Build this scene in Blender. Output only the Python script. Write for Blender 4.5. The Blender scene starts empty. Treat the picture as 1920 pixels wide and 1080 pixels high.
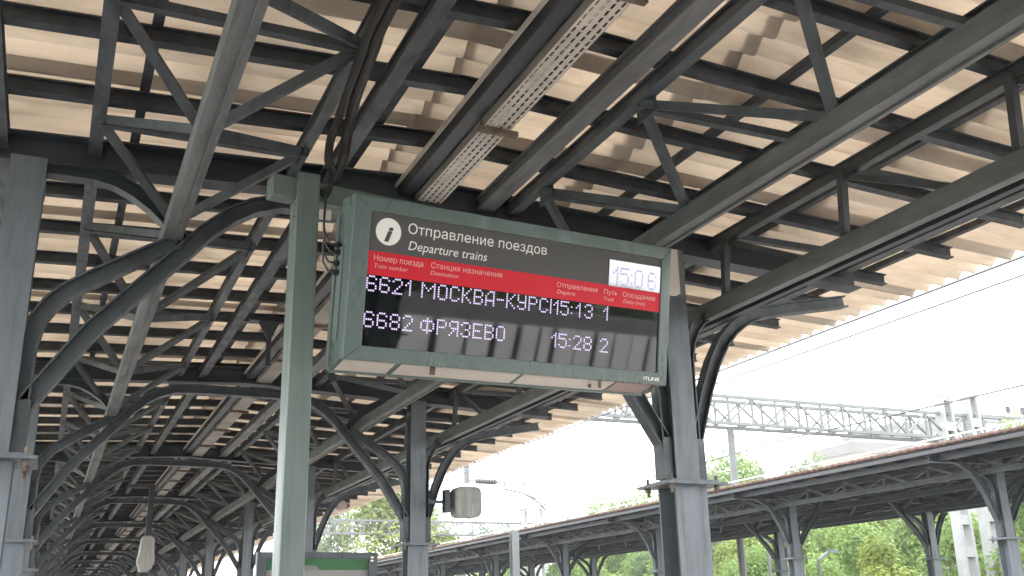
import bpy, math, random
from mathutils import Vector, Matrix
rnd = random.Random(7)
S = bpy.context.scene
COL = S.collection

# ------------------------------------------------------------------ camera
# world: X across the platform, Y along the tracks, Z up; origin at the eye, platform floor at z=-1.6
Tx = (0.91306841, 0.10819431, 0.39319215)      # world X in camera axes (right, down, forward)
Ly = (-0.40722207, 0.29349339, 0.86488832)
Uz = (-0.0218233, -0.94981873, 0.31203865)
cam = bpy.data.cameras.new("camera")
cam_o = bpy.data.objects.new("camera", cam)
COL.objects.link(cam_o)
right = Vector((Tx[0], Ly[0], Uz[0])); down = Vector((Tx[1], Ly[1], Uz[1])); fwd = Vector((Tx[2], Ly[2], Uz[2]))
m = Matrix.Identity(4)
for i in range(3):
    m[i][0] = right[i]; m[i][1] = -down[i]; m[i][2] = -fwd[i]
cam_o.matrix_world = m
cam.sensor_width = 36.0
cam.lens = 36.0 * 1886 / 1920
cam.clip_start = 0.05
cam.clip_end = 3000
S.camera = cam_o

# ------------------------------------------------------------------ sky, sun, exposure
SUN_EL, SUN_AZ = math.radians(50), math.radians(70)     # azimuth measured from +Y towards +X
w = bpy.data.worlds.new("World"); S.world = w; w.use_nodes = True
nt = w.node_tree; nt.nodes.clear()
out = nt.nodes.new("ShaderNodeOutputWorld")
sky = nt.nodes.new("ShaderNodeTexSky"); sky.sky_type = 'NISHITA'; sky.sun_disc = False
sky.sun_elevation = SUN_EL; sky.sun_rotation = SUN_AZ; sky.air_density = 1.5; sky.dust_density = 4.0
bg = nt.nodes.new("ShaderNodeBackground"); bg.inputs[1].default_value = 0.10
tc = nt.nodes.new("ShaderNodeTexCoord")
nz = nt.nodes.new("ShaderNodeTexNoise"); nz.inputs["Scale"].default_value = 2.2; nz.inputs["Detail"].default_value = 6
mp = nt.nodes.new("ShaderNodeMapping"); mp.inputs["Scale"].default_value = (1, 1, 3)
rp = nt.nodes.new("ShaderNodeValToRGB")
rp.color_ramp.elements[0].position = 0.30; rp.color_ramp.elements[0].color = (0.55, 0.55, 0.55, 1)
rp.color_ramp.elements[1].position = 0.62; rp.color_ramp.elements[1].color = (1, 1, 1, 1)
mx = nt.nodes.new("ShaderNodeMixRGB"); mx.inputs[2].default_value = (14.5, 14.8, 15.2, 1)
nt.links.new(tc.outputs["Generated"], mp.inputs[0]); nt.links.new(mp.outputs[0], nz.inputs["Vector"])
nt.links.new(nz.outputs["Fac"], rp.inputs[0]); nt.links.new(rp.outputs[0], mx.inputs[0])
nt.links.new(sky.outputs[0], mx.inputs[1]); nt.links.new(mx.outputs[0], bg.inputs[0])
nt.links.new(bg.outputs[0], out.inputs[0])
sl = bpy.data.lights.new("sun", 'SUN'); sl.energy = 1.5; sl.angle = math.radians(12); sl.color = (1, 0.95, 0.88)
so = bpy.data.objects.new("sun", sl); COL.objects.link(so)
sd = Vector((math.sin(SUN_AZ) * math.cos(SUN_EL), math.cos(SUN_AZ) * math.cos(SUN_EL), math.sin(SUN_EL)))
so.rotation_euler = sd.to_track_quat('Z', 'Y').to_euler()
S.view_settings.view_transform = 'Standard'; S.view_settings.look = 'None'
S.view_settings.exposure = 2.35; S.view_settings.gamma = 1.0
EXP = 2 ** S.view_settings.exposure
S.render.engine = 'CYCLES'
S.cycles.max_bounces = 8; S.cycles.diffuse_bounces = 5; S.cycles.glossy_bounces = 4
S.cycles.transparent_max_bounces = 8

# ------------------------------------------------------------------ materials
MAT = {}
def mat(name, col, rough=0.5, metal=0.0, var=0.12, scale=3.0, bump=0.0, bscale=40.0, emit=None, estr=0.0, spec=0.5, col2=None, stretch=None, fine=0.0):
    m = bpy.data.materials.new(name); m.use_nodes = True
    n = m.node_tree.nodes; L = m.node_tree.links
    b = n["Principled BSDF"]
    b.inputs["Roughness"].default_value = rough; b.inputs["Metallic"].default_value = metal
    b.inputs["Specular IOR Level"].default_value = spec
    c = (*col, 1)
    geo = n.new("ShaderNodeNewGeometry"); mapn = n.new("ShaderNodeMapping")
    if stretch: mapn.inputs["Scale"].default_value = stretch
    L.new(geo.outputs["Position"], mapn.inputs[0])
    no = n.new("ShaderNodeTexNoise"); no.inputs["Scale"].default_value = scale; no.inputs["Detail"].default_value = 6
    no.inputs["Roughness"].default_value = 0.65
    L.new(mapn.outputs[0], no.inputs["Vector"])
    ra = n.new("ShaderNodeValToRGB")
    c2 = col2 or tuple(x * (1 - var * 2) for x in col)
    ra.color_ramp.elements[0].position = 0.32; ra.color_ramp.elements[0].color = (*c2, 1)
    ra.color_ramp.elements[1].position = 0.62; ra.color_ramp.elements[1].color = c
    L.new(no.outputs["Fac"], ra.inputs[0]); L.new(ra.outputs[0], b.inputs["Base Color"])
    if bump:
        n2 = n.new("ShaderNodeTexNoise"); n2.inputs["Scale"].default_value = bscale; n2.inputs["Detail"].default_value = 4
        L.new(geo.outputs["Position"], n2.inputs["Vector"])
        bp = n.new("ShaderNodeBump"); bp.inputs["Strength"].default_value = bump; bp.inputs["Distance"].default_value = 0.01
        L.new(n2.outputs["Fac"], bp.inputs["Height"]); L.new(bp.outputs[0], b.inputs["Normal"])
    if emit:
        b.inputs["Emission Color"].default_value = (*emit, 1); b.inputs["Emission Strength"].default_value = estr
    MAT[name] = m
    return m
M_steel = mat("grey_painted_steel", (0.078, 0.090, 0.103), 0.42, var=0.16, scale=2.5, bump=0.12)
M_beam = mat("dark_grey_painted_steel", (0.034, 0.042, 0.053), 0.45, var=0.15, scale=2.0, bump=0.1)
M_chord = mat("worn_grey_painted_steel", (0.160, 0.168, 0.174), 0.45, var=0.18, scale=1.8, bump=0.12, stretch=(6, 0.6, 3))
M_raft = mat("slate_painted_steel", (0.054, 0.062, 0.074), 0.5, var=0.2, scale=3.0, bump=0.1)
M_col = mat("blue_grey_painted_steel", (0.145, 0.168, 0.192), 0.38, var=0.10, scale=2.0, bump=0.08)
M_post = mat("green_grey_painted_steel", (0.125, 0.160, 0.147), 0.32, var=0.06, scale=2.0, bump=0.05)
M_case = mat("green_grey_powder_coat", (0.090, 0.125, 0.116), 0.24, var=0.05, scale=1.5, bump=0.03)
M_sheet = mat("fibre_cement_sheet", (0.74, 0.665, 0.575), 0.85, scale=1.6, col2=(0.60, 0.54, 0.465), bump=0.35, bscale=60, stretch=(0.6, 2.5, 1), spec=0.2)
def translucent(m, f):
    n = m.node_tree.nodes; L = m.node_tree.links
    bs = n["Principled BSDF"]; tr = n.new("ShaderNodeBsdfTranslucent"); mxs = n.new("ShaderNodeMixShader"); mxs.inputs[0].default_value = f
    L.new(bs.inputs["Base Color"].links[0].from_socket, tr.inputs[0]); L.new(bs.outputs[0], mxs.inputs[1]); L.new(tr.outputs[0], mxs.inputs[2])
    L.new(mxs.outputs[0], n["Material Output"].inputs[0])
M_galv = mat("galvanised_steel", (0.62, 0.58, 0.52), 0.55, metal=0.15, var=0.15, scale=4, bump=0.1)
M_galv2 = mat("dimmed_galvanised_steel", (0.30, 0.275, 0.245), 0.6, var=0.2, scale=3)  # dimmer galvanised copy: darkness of the deep canopy put into the tray colour
M_rust = mat("brown_weathered_steel", (0.20, 0.15, 0.115), 0.7, var=0.3, scale=9, bump=0.2)
M_cable = mat("dark_brown_rubber", (0.016, 0.012, 0.011), 0.45, var=0.2, scale=20)
M_black = mat("black_plastic", (0.02, 0.021, 0.022), 0.4, var=0.1)
M_tie = mat("pale_cable_tie", (0.55, 0.53, 0.5), 0.4, var=0.05)
M_dark = mat("board_header_grey", (0.078, 0.074, 0.073), 0.5, var=0.03, spec=0.3)
M_red = mat("board_red", (0.60, 0.012, 0.028), 0.5, var=0.03, spec=0.25)
M_white = mat("white_print", (0.80, 0.79, 0.76), 0.5, var=0.02, spec=0.3)
M_pink = mat("pale_print_on_red", (0.78, 0.40, 0.38), 0.5, var=0.02, spec=0.3)
M_ink = mat("olive_black_print", (0.06, 0.06, 0.045), 0.5, var=0.02, spec=0.3)
M_under = mat("pale_underside_panel", (0.56, 0.50, 0.45), 0.4, var=0.06, scale=2)
M_underr = mat("rose_underside_panel", (0.34, 0.24, 0.22), 0.4, var=0.06, scale=2)
M_led = mat("lit_led", (0.3, 0.3, 0.3), 0.5, emit=(0.74, 0.54, 1.0), estr=1.02 / EXP)
M_ledh = mat("clock_led", (0.3, 0.3, 0.3), 0.5, emit=(0.50, 0.38, 0.95), estr=0.62 / EXP)
M_conc = mat("pale_concrete", (0.30, 0.305, 0.30), 0.85, var=0.12, scale=1.2, bump=0.3, bscale=12)
M_port = mat("pale_galvanised_truss", (0.13, 0.14, 0.14), 0.55, var=0.1, scale=1)
M_wire = mat("catenary_wire", (0.10, 0.10, 0.105), 0.6, var=0.1)
M_pave = mat("platform_paving", (0.33, 0.31, 0.29), 0.85, var=0.12, scale=0.8, bump=0.3, bscale=30)
M_ball = mat("track_ballast", (0.27, 0.245, 0.225), 0.95, var=0.3, scale=14, bump=1.0, bscale=22)
M_grass = mat("rough_grass", (0.075, 0.11, 0.035), 0.95, var=0.25, scale=0.5, bump=1.0, bscale=8)
M_rail = mat("rail_steel", (0.22, 0.18, 0.15), 0.4, metal=0.6, var=0.1)
M_slpr = mat("concrete_sleeper", (0.36, 0.34, 0.32), 0.9, var=0.15)
M_roof2 = mat("rusty_roof_edge", (0.20, 0.115, 0.085), 0.8, var=0.35, scale=5, bump=0.3)
M_green = mat("green_header_print", (0.06, 0.26, 0.09), 0.4, var=0.12, scale=6)
M_paper = mat("white_poster", (0.52, 0.50, 0.49), 0.45, var=0.03)
M_notch = mat("grey_poster_tab", (0.40, 0.40, 0.39), 0.45, var=0.03)
M_lamp = mat("milky_lantern_glass", (0.36, 0.345, 0.32), 0.35, var=0.18, scale=30, stretch=(3, 3, 0.15))
M_spk = mat("pale_grey_speaker", (0.30, 0.30, 0.29), 0.6, var=0.12, scale=7, bump=0.2, bscale=20)
M_bark = mat("tree_bark", (0.09, 0.07, 0.05), 0.9, var=0.25, scale=8, bump=0.6)
M_bld = mat("beige_rendered_wall", (0.175, 0.155, 0.135), 0.85, var=0.08, scale=0.08)
M_bld2 = mat("grey_roof_band", (0.12, 0.11, 0.105), 0.85, var=0.1, scale=0.1)
M_win = mat("window_glass", (0.06, 0.07, 0.08), 0.15, var=0.1, spec=0.8)
M_fence = mat("pale_fence_panel", (0.78, 0.79, 0.78), 0.6, var=0.10, scale=1.0)
M_fpost = mat("dark_fence_post", (0.05, 0.05, 0.055), 0.6, var=0.1)
M_wall = mat("grey_concrete_wall", (0.22, 0.22, 0.215), 0.85, var=0.15, scale=0.8)

def vary(m, amt, streak, stretch, sc, dirt=(0.5, 0.45, 0.4)):
    """per-object tone shift and streaky grime multiplied into the colour"""
    n = m.node_tree.nodes; L = m.node_tree.links; b = n["Principled BSDF"]
    src = b.inputs["Base Color"].links[0].from_socket
    oi = n.new("ShaderNodeObjectInfo"); mr = n.new("ShaderNodeMapRange")
    mr.inputs[3].default_value = 1 - amt; mr.inputs[4].default_value = 1.0
    L.new(oi.outputs["Random"], mr.inputs[0])
    m1 = n.new("ShaderNodeMixRGB"); m1.blend_type = 'MULTIPLY'; m1.inputs[0].default_value = 1
    L.new(src, m1.inputs[1]); L.new(mr.outputs[0], m1.inputs[2])
    g = n.new("ShaderNodeNewGeometry"); mp_ = n.new("ShaderNodeMapping"); mp_.inputs["Scale"].default_value = stretch
    no = n.new("ShaderNodeTexNoise"); no.inputs["Scale"].default_value = sc; no.inputs["Detail"].default_value = 8; no.inputs["Roughness"].default_value = 0.7
    L.new(g.outputs["Position"], mp_.inputs[0]); L.new(mp_.outputs[0], no.inputs["Vector"])
    r_ = n.new("ShaderNodeValToRGB"); r_.color_ramp.elements[0].position = 0.36; r_.color_ramp.elements[0].color = (*dirt, 1)
    r_.color_ramp.elements[1].position = 0.54; r_.color_ramp.elements[1].color = (1, 1, 1, 1)
    L.new(no.outputs["Fac"], r_.inputs[0])
    m2 = n.new("ShaderNodeMixRGB"); m2.blend_type = 'MULTIPLY'; m2.inputs[0].default_value = streak
    L.new(m1.outputs[0], m2.inputs[1]); L.new(r_.outputs[0], m2.inputs[2]); L.new(m2.outputs[0], b.inputs["Base Color"])
    rr = n.new("ShaderNodeMapRange"); rr.inputs[3].default_value = min(1, b.inputs["Roughness"].default_value + .25); rr.inputs[4].default_value = b.inputs["Roughness"].default_value
    L.new(no.outputs["Fac"], rr.inputs[0]); rr.inputs[1].default_value = .35; rr.inputs[2].default_value = .6; L.new(rr.outputs[0], b.inputs["Roughness"])
vary(M_sheet, 0.12, 0.38, (0.5, 3.5, 1), 2.2, (0.62, 0.55, 0.47))
vary(M_steel, 0.15, 0.5, (3, 1.2, 1.2), 3.0)
vary(M_chord, 0.1, 0.55, (5, .8, 3), 2.5, (0.6, 0.55, 0.48))
vary(M_raft, 0.15, 0.4, (2, 2, 2), 3.0)
vary(M_col, 0.08, 0.55, (9, 9, 0.7), 2.2, (0.62, 0.58, 0.52))
vary(M_post, 0.0, 0.45, (16, 16, 1.0), 1.6, (0.66, 0.62, 0.55))
vary(M_case, 0.0, 0.35, (7, 7, 1.2), 2.2, (0.7, 0.66, 0.6))
vary(M_spk, 0.0, 0.8, (16, 16, 2), 1.5, (0.6, 0.58, 0.55))

translucent(M_sheet, 0.38)

def leafmat(name, a, b):
    m = mat(name, a, 0.6, var=0.2, scale=0.55, col2=b, spec=0.25)
    n = m.node_tree.nodes; L = m.node_tree.links
    bs = n["Principled BSDF"]; tr = n.new("ShaderNodeBsdfTranslucent"); mxs = n.new("ShaderNodeMixShader")
    mxs.inputs[0].default_value = 0.35
    src = bs.inputs["Base Color"].links[0].from_socket
    L.new(src, tr.inputs[0]); L.new(bs.outputs[0], mxs.inputs[1]); L.new(tr.outputs[0], mxs.inputs[2])
    L.new(mxs.outputs[0], n["Material Output"].inputs[0])
    return m
M_leaf = [leafmat("green_leaves", (0.18, 0.27, 0.065), (0.10, 0.165, 0.045)),
          leafmat("yellow_green_leaves", (0.205, 0.255, 0.05), (0.12, 0.165, 0.035)),
          leafmat("dark_green_leaves", (0.095, 0.145, 0.055), (0.05, 0.085, 0.035)),
          leafmat("silvery_green_leaves", (0.17, 0.22, 0.11), (0.09, 0.14, 0.07))]

# LED glass: near black glossy face with a faint grid of unlit diodes
def ledscreen():
    m = bpy.data.materials.new("led_matrix_glass"); m.use_nodes = True
    n = m.node_tree.nodes; L = m.node_tree.links; b = n["Principled BSDF"]
    tcn = n.new("ShaderNodeTexCoord"); mpn = n.new("ShaderNodeMapping"); mpn.inputs["Scale"].default_value = (1 / 0.014,) * 3
    L.new(tcn.outputs["Object"], mpn.inputs[0])
    sep = n.new("ShaderNodeSeparateXYZ"); L.new(mpn.outputs[0], sep.inputs[0])
    def cell(sock):
        f = n.new("ShaderNodeMath"); f.operation = 'FRACT'; L.new(sock, f.inputs[0])
        s = n.new("ShaderNodeMath"); s.operation = 'SUBTRACT'; L.new(f.outputs[0], s.inputs[0]); s.inputs[1].default_value = 0.5
        a = n.new("ShaderNodeMath"); a.operation = 'ABSOLUTE'; L.new(s.outputs[0], a.inputs[0])
        c = n.new("ShaderNodeMath"); c.operation = 'LESS_THAN'; L.new(a.outputs[0], c.inputs[0]); c.inputs[1].default_value = 0.27
        return c.outputs[0]
    mu = n.new("ShaderNodeMath"); mu.operation = 'MULTIPLY'; L.new(cell(sep.outputs[0]), mu.inputs[0]); L.new(cell(sep.outputs[2]), mu.inputs[1])
    mc = n.new("ShaderNodeMixRGB"); mc.inputs[1].default_value = (0.0022, 0.0026, 0.0035, 1); mc.inputs[2].default_value = (0.0085, 0.0115, 0.0125, 1)
    L.new(mu.outputs[0], mc.inputs[0]); L.new(mc.outputs[0], b.inputs["Base Color"])
    b.inputs["Roughness"].default_value = 0.03; b.inputs["IOR"].default_value = 1.62
    MAT["led"] = m
    return m
M_screen = ledscreen()
M_clock = mat("clock_display_glass", (0.12, 0.12, 0.15), 0.04, var=0.1, spec=1.0)
M_clock.node_tree.nodes["Principled BSDF"].inputs["IOR"].default_value = 1.75

# ------------------------------------------------------------------ mesh helpers
class MB:
    def __init__(s): s.v = []; s.f = []
    def add(s, vs, fs):
        k = len(s.v); s.v += [tuple(x) for x in vs]; s.f += [tuple(i + k for i in f) for f in fs]
    def box(s, x0, x1, y0, y1, z0, z1):
        s.add([(x0, y0, z0), (x1, y0, z0), (x1, y1, z0), (x0, y1, z0), (x0, y0, z1), (x1, y0, z1), (x1, y1, z1), (x0, y1, z1)],
              [(0, 3, 2, 1), (4, 5, 6, 7), (0, 1, 5, 4), (1, 2, 6, 5), (2, 3, 7, 6), (3, 0, 4, 7)])
        return s
    def sweep(s, path, prof, side, closed_caps=True):
        """sweep a 2D profile (a along side, b along up) along path"""
        P = [Vector(p) for p in path]; side = Vector(side).normalized(); n = len(prof)
        rings = []
        for i, p in enumerate(P):
            if i == 0: t = P[1] - P[0]
            elif i == len(P) - 1: t = P[-1] - P[-2]
            else: t = (P[i + 1] - p).normalized() + (p - P[i - 1]).normalized()
            t.normalize()
            sd_ = (side - t * side.dot(t)).normalized(); up = sd_.cross(t).normalized()
            if i not in (0, len(P) - 1):
                c = max(0.5, t.dot((P[i + 1] - p).normalized())); k = 1 / c
            else: k = 1
            rings.append([p + sd_ * a + up * b * k for a, b in prof])
        vs = [v for r in rings for v in r]; fs = []
        for i in range(len(P) - 1):
            for j in range(n):
                a = i * n + j; b = i * n + (j + 1) % n
                fs.append((a, b, b + n, a + n))
        if closed_caps:
            fs.append(tuple(reversed(range(n)))); fs.append(tuple((len(P) - 1) * n + j for j in range(n)))
        s.add(vs, fs); return s
    def tube(s, path, r, k=8):
        P = [Vector(p) for p in path]
        t = (P[-1] - P[0]).normalized()
        side = t.orthogonal()
        return s.sweep(path, [(r * math.cos(2 * math.pi * i / k), r * math.sin(2 * math.pi * i / k)) for i in range(k)], side)
    def mesh(s, name, smooth=False):
        me = bpy.data.meshes.new(name); me.from_pydata(s.v, [], s.f); me.validate()
        me.update()
        if smooth:
            me.polygons.foreach_set("use_smooth", [True] * len(me.polygons))
        return me
def rect(w_, h_): return [(-w_ / 2, -h_ / 2), (w_ / 2, -h_ / 2), (w_ / 2, h_ / 2), (-w_ / 2, h_ / 2)]
def Ibeam(w_, h_, t=0.012, tw=0.01):
    a = w_ / 2; b = h_ / 2; c = tw / 2
    return [(-a, -b), (a, -b), (a, -b + t), (c, -b + t), (c, b - t), (a, b - t), (a, b), (-a, b), (-a, b - t), (-c, b - t), (-c, -b + t), (-a, -b + t)]
def chan(w_, h_, t=0.01):     # open side downwards
    a = w_ / 2; b = h_ / 2
    return [(-a, -b), (-a + t, -b), (-a + t, b - t), (a - t, b - t), (a - t, -b), (a, -b), (a, b), (-a, b)]

def link(name, me, mat_, parent=None, loc=None, kind=None):
    o = bpy.data.objects.new(name, me); COL.objects.link(o)
    if mat_ is not None and len(me.materials) == 0: me.materials.append(mat_)
    if parent is not None: o.parent = parent
    if loc is not None: o.location = loc
    if kind: o["kind"] = kind
    return o
def part(name, mb, mat_, parent, smooth=False, kind=None, label=None):
    o = link(name, mb.mesh(name, smooth), mat_, parent, kind=kind)
    if label: o["label"] = label
    return o
def tag(o, label, cat, group=None):
    o["label"] = label; o["category"] = cat
    if group: o["group"] = group
    return o
def empty(name, loc, label, cat, group=None, rz=0):
    o = bpy.data.objects.new(name, None); COL.objects.link(o); o.location = loc; o.rotation_euler = (0, 0, rz)
    o.empty_display_size = 0.2
    return tag(o, label, cat, group)
def thing(name, mb, mat_, label, cat, group=None, smooth=False):
    return tag(link(name, mb.mesh(name, smooth), mat_), label, cat, group)
def struct(name, mb, mat_):
    return link(name, mb.mesh(name), mat_, kind="structure")
def copy_tree(o, parent=None):
    c = o.copy(); COL.objects.link(c)
    if parent is not None: c.parent = parent
    for ch in list(o.children): copy_tree(ch, c)
    return c

# ------------------------------------------------------------------ ground
FL = -1.6; TB = -2.75
g = MB(); g.box(-400, 900, -300, 1200, TB - 0.5, TB - 0.02); struct("ground", g, M_grass)
g = MB(); g.box(-14, 13.4 + 14, -60, 260, TB - 0.02, TB + 0.05); struct("track_bed", g, M_ball)
g = MB(); g.box(-3.2, 7.0, -60, 160, TB + 0.05, FL); pf = struct("platform", g, M_pave)
g = MB(); g.box(14.3, 22.2, 2.0, 160, TB + 0.05, FL + 0.0); pf2 = struct("far_platform", g, M_pave)
for xc in (-5.6, -10.2, 9.0, 12.3, 24.4):
    r_ = empty("railway_track", (xc, 0, TB + 0.05), "railway track on concrete sleepers, " + {-5.6: "nearest on the left of the near platform", -10.2: "second to the left of the near platform", 9.0: "directly right of the near platform", 12.3: "along the near edge of the far platform", 24.4: "behind the far platform"}[xc], "track", "railway tracks")
    for s_ in (-0.76, 0.76):
        q = MB(); q.sweep([(s_, -60, 0.24), (s_, 260, 0.24)], Ibeam(0.09, 0.16, 0.03, 0.02), (1, 0, 0)); part("rail", q, M_rail, r_)
    q = MB()
    for i in range(420): q.box(-1.3, 1.3, -60 + i * 0.62, -60 + i * 0.62 + 0.25, 0, 0.16)
    part("sleeper", q, M_slpr, r_, kind="stuff")

# ------------------------------------------------------------------ canopy builder
def canopy(root, xl, xr, ovl, ovr, zo, Y0, Y1, ys, indiv, flz, sheet_y, sheets_on, roofm, node_fn, near):
    """xl,xr column rows; ov overhang of the roof; zo lift of frame; ys frame positions"""
    xm = (xl + xr) / 2 + (0.1 if near else 0)
    def zr(x): return (2.98 - 0.045 * abs(x - xm)) if near else (2.745 - 0.02 * abs(x - xm))
    bh = 0.20 if near else 0.13
    cnt = {}
    over = {}
    def put(name, build, mat_, lim, key=None):
        k = key or name
        cnt[k] = cnt.get(k, 0) + 1
        if cnt[k] <= lim:
            q = MB(); build(q); return part(name, q, mat_, root)
        if k not in over: over[k] = (MB(), mat_, name)
        build(over[k][0])
    # columns
    for x, side in ((xl, -1), (xr, 1)):
        for y in ys:
            q = MB()
            q.sweep([(x, y, FL), (x, y, flz)], Ibeam(0.26, 0.24, 0.016, 0.014), (1, 0, 0))
            q.sweep([(x, y, flz + 0.036), (x, y, 2.70 + zo)], Ibeam(0.20, 0.19, 0.014, 0.012), (1, 0, 0))
            q.box(x - 0.105, x + 0.105, y - 0.1, y + 0.1, 2.5 + zo, 2.56 + zo)
            c = part("column", q, M_col if near else M_col, root)
            if y < 40:
                q = MB(); q.box(x - 0.25, x + 0.25, y - 0.22, y + 0.22, flz, flz + 0.018); q.box(x - 0.2, x + 0.2, y - 0.18, y + 0.18, flz + 0.02, flz + 0.036)
                p = part("flange_plate", q, M_col, c)
            if y < 30:
                for dx in (-0.19, 0.19):
                    for dy in (-0.16, 0.16):
                        q = MB(); q.tube([(x + dx, y + dy, flz - 0.06), (x + dx, y + dy, flz + 0.07)], 0.012, 6); q.tube([(x + dx, y + dy, flz - 0.03), (x + dx, y + dy, flz - 0.002)], 0.022, 6)
                        part("bolt", q, M_rust, c)
                for s_ in (-1, 1):
                    q = MB(); q.sweep([(x + s_ * 0.14, y, flz + 0.05), (x + s_ * 0.14, y, flz + 0.35)], rect(0.08, 0.13), (1, 0, 0)); part("gusset", q, M_steel, c)
    z = zo
    C_ = [(.10, 1.02), (.14, 1.20), (.45, 1.68), (.71, 1.98), (.94, 2.24), (1.06, 2.385), (1.20, 2.51), (1.34, 2.60), (1.52, 2.66), (1.80, 2.675)]
    B_ = [(.12, 1.15), (.125, 1.56), (.155, 1.71), (.21, 1.81), (.29, 1.90), (.40, 1.98), (.55, 2.08), (.72, 2.19), (.90, 2.30)]
    A_ = [(.0, 2.67), (.37, 2.67), (.50, 2.645), (.62, 2.59), (.73, 2.515), (.83, 2.42), (.92, 2.30)]
    R_ = [(.10, 1.02), (.14, 1.24), (.26, 1.60), (.36, 1.84), (.46, 2.01), (.56, 2.12), (.68, 2.21), (.85, 2.29), (1.1, 2.35), (1.45, 2.42), (1.75, 2.48)]
    if not near: R_ = [(.10, 1.02), (.15, 1.26), (.36, 1.80), (.54, 2.12), (.70, 2.31), (.92, 2.44), (1.20, 2.52), (1.45, 2.55)]
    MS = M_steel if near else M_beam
    Q_ = [(.12, 1.0), (.12, 1.85), (.15, 1.98), (.20, 2.09), (.27, 2.17), (.36, 2.24), (.48, 2.29), (.62, 2.33)]
    dz = flz - 0.88
    def P(x, sgn, pts, y):
        r = []
        for a, b in pts:
            k = max(0, min(1, (2.4 - b) / 1.3)); r.append((x + sgn * a, y, b + z + (dz - z) * k))
        return r
    pf_ = Ibeam(0.11, 0.105, 0.012, 0.012)
    for y in ys:
        L = 40 if near else 24
        def arch(q):
            a = P(xl, 1, C_, y); b = P(xr, -1, C_, y)
            q.sweep(a + b[::-1], pf_, (0, 1, 0))
        put("arch_rib", arch, MS, L)
        for x, s_ in ((xl, 1), (xr, -1)):
            put("curved_brace", lambda q: q.sweep(P(x, s_, B_, y), Ibeam(0.10, 0.10, 0.012, 0.012), (0, 1, 0)), MS, 80)
            put("haunch_brace", lambda q: q.sweep(P(x, s_, A_, y), Ibeam(0.10, 0.09, 0.012, 0.012), (0, 1, 0)), M_beam, 80)
            put("bracket_arm", lambda q: q.sweep(P(x, -s_, R_, y), Ibeam(0.10, 0.10, 0.012, 0.012), (0, 1, 0)), M_steel, 80)
            put("curved_brace", lambda q: q.sweep(P(x, -s_, Q_, y), Ibeam(0.09, 0.09, 0.012, 0.012), (0, 1, 0)), MS, 80)
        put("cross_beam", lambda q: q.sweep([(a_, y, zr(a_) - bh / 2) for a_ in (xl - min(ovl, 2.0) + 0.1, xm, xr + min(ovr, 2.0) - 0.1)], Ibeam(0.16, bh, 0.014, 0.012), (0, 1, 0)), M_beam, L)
    # longitudinal chords, one long member each
    zc = 2.86
    def lon(name, x, zc_, prof, m_, y0=Y0, y1=Y1):
        zz = min(zc_, zr(x) - .052) if name == 'top_chord' else zc_
        q = MB(); q.sweep([(x, y0, zz), (x, y1, zz)], prof, (1, 0, 0)); return part(name, q, m_, root)
    if near:
        tops = [(-0.00, .08), (1.203, .065), (1.457, .088), (2.63, .13), (2.85, .075), (4.03, .08), (4.61, .07), (5.88, .10), (-0.52, .08), (-2.1, .08)]
        bots = [(0.50, .115), (3.46, .125)]
        outb = [(4.58, 1)]
        node_tr = [(-0.0, 0.50, 1.203), (4.03, 3.46, 2.85)]
        outer = (4.61, 4.58, 5.82)
    else:
        c1 = xl + .36; c2 = xr - .14
        tops = [(c1, .08), (c1 + 1.23, .08), (c2, .08), (c2 - 1.2, .08), (xl - .42, .08), (xr + .42, .08), (xl - ovl + 0.35, .1), (xr + ovr - 0.35, .1)]
        bots = [(c1 + .5, .12), (c2 - .6, .12)]
        node_tr = [(c1, c1 + .5, c1 + 1.23), (c2, c2 - .6, c2 - 1.2)]
        outer = None
    for x, wd in tops:
        lon("top_chord", x, zc, Ibeam(wd, 0.10, 0.012, wd * 0.6), M_chord if near and wd > .1 else (M_steel if near else M_beam))
    for x, wd in bots:
        q = MB(); q.sweep([(x, Y0, 2.36), (x, Y1, 2.36)], rect(wd, 0.12), (1, 0, 0))
        q.sweep([(x + wd * .18, Y0, 2.2925), (x + wd * .18, Y1, 2.2925)], rect(0.012, 0.014), (1, 0, 0))
        part("bottom_chord", q, M_chord if near else M_beam, root)
    # nodes
    nodes = []
    for a, b in zip(ys[:-1], ys[1:]):
        nn = node_fn(a, b); nodes += nn
    nodes = [n_ for n_ in nodes if n_[0] > Y0]
    zt = 2.80 if near else 2.64; zb = 2.415
    for (yt, yb0, yb1) in nodes:
        for (xo, xb, xi) in node_tr:
            def mem(q, a, b, w_=0.05): q.sweep([a, b], rect(w_, w_), (0, 0.01, 1) if abs(a[2] - b[2]) < .01 else (0, 1, 0) if abs(a[1] - b[1]) < abs(a[0] - b[0]) else (1, 0, 0))
            put("tie_bar", lambda q: mem(q, (xo, yt, zt - .02), (xi, yt, zt - .02), 0.05), MS, 70)
            if near:
                for xx, s__ in ((xo, 1 if xb > xo else -1), (xi, 1 if xb > xi else -1)):
                    put("node_plate", lambda q: q.box(xx + s__ * .03 - .004, xx + s__ * .03 + .004, yt - .10, yt + .10, 2.72, 2.815), MS, 60)
                put("node_plate", lambda q: q.box(xb - .045, xb + .045, yb0 - .07, yb0 + .07, 2.4205, 2.45), MS, 60)
            for xx in (xo, xi):
                put("diagonal_brace", lambda q: mem(q, (xx, yt, zt), (xb, yb0, zb)), MS, 280)
                put("diagonal_brace", lambda q: mem(q, (xx, yt, zt), (xb, yb1, zb)), MS, 280)
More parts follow.
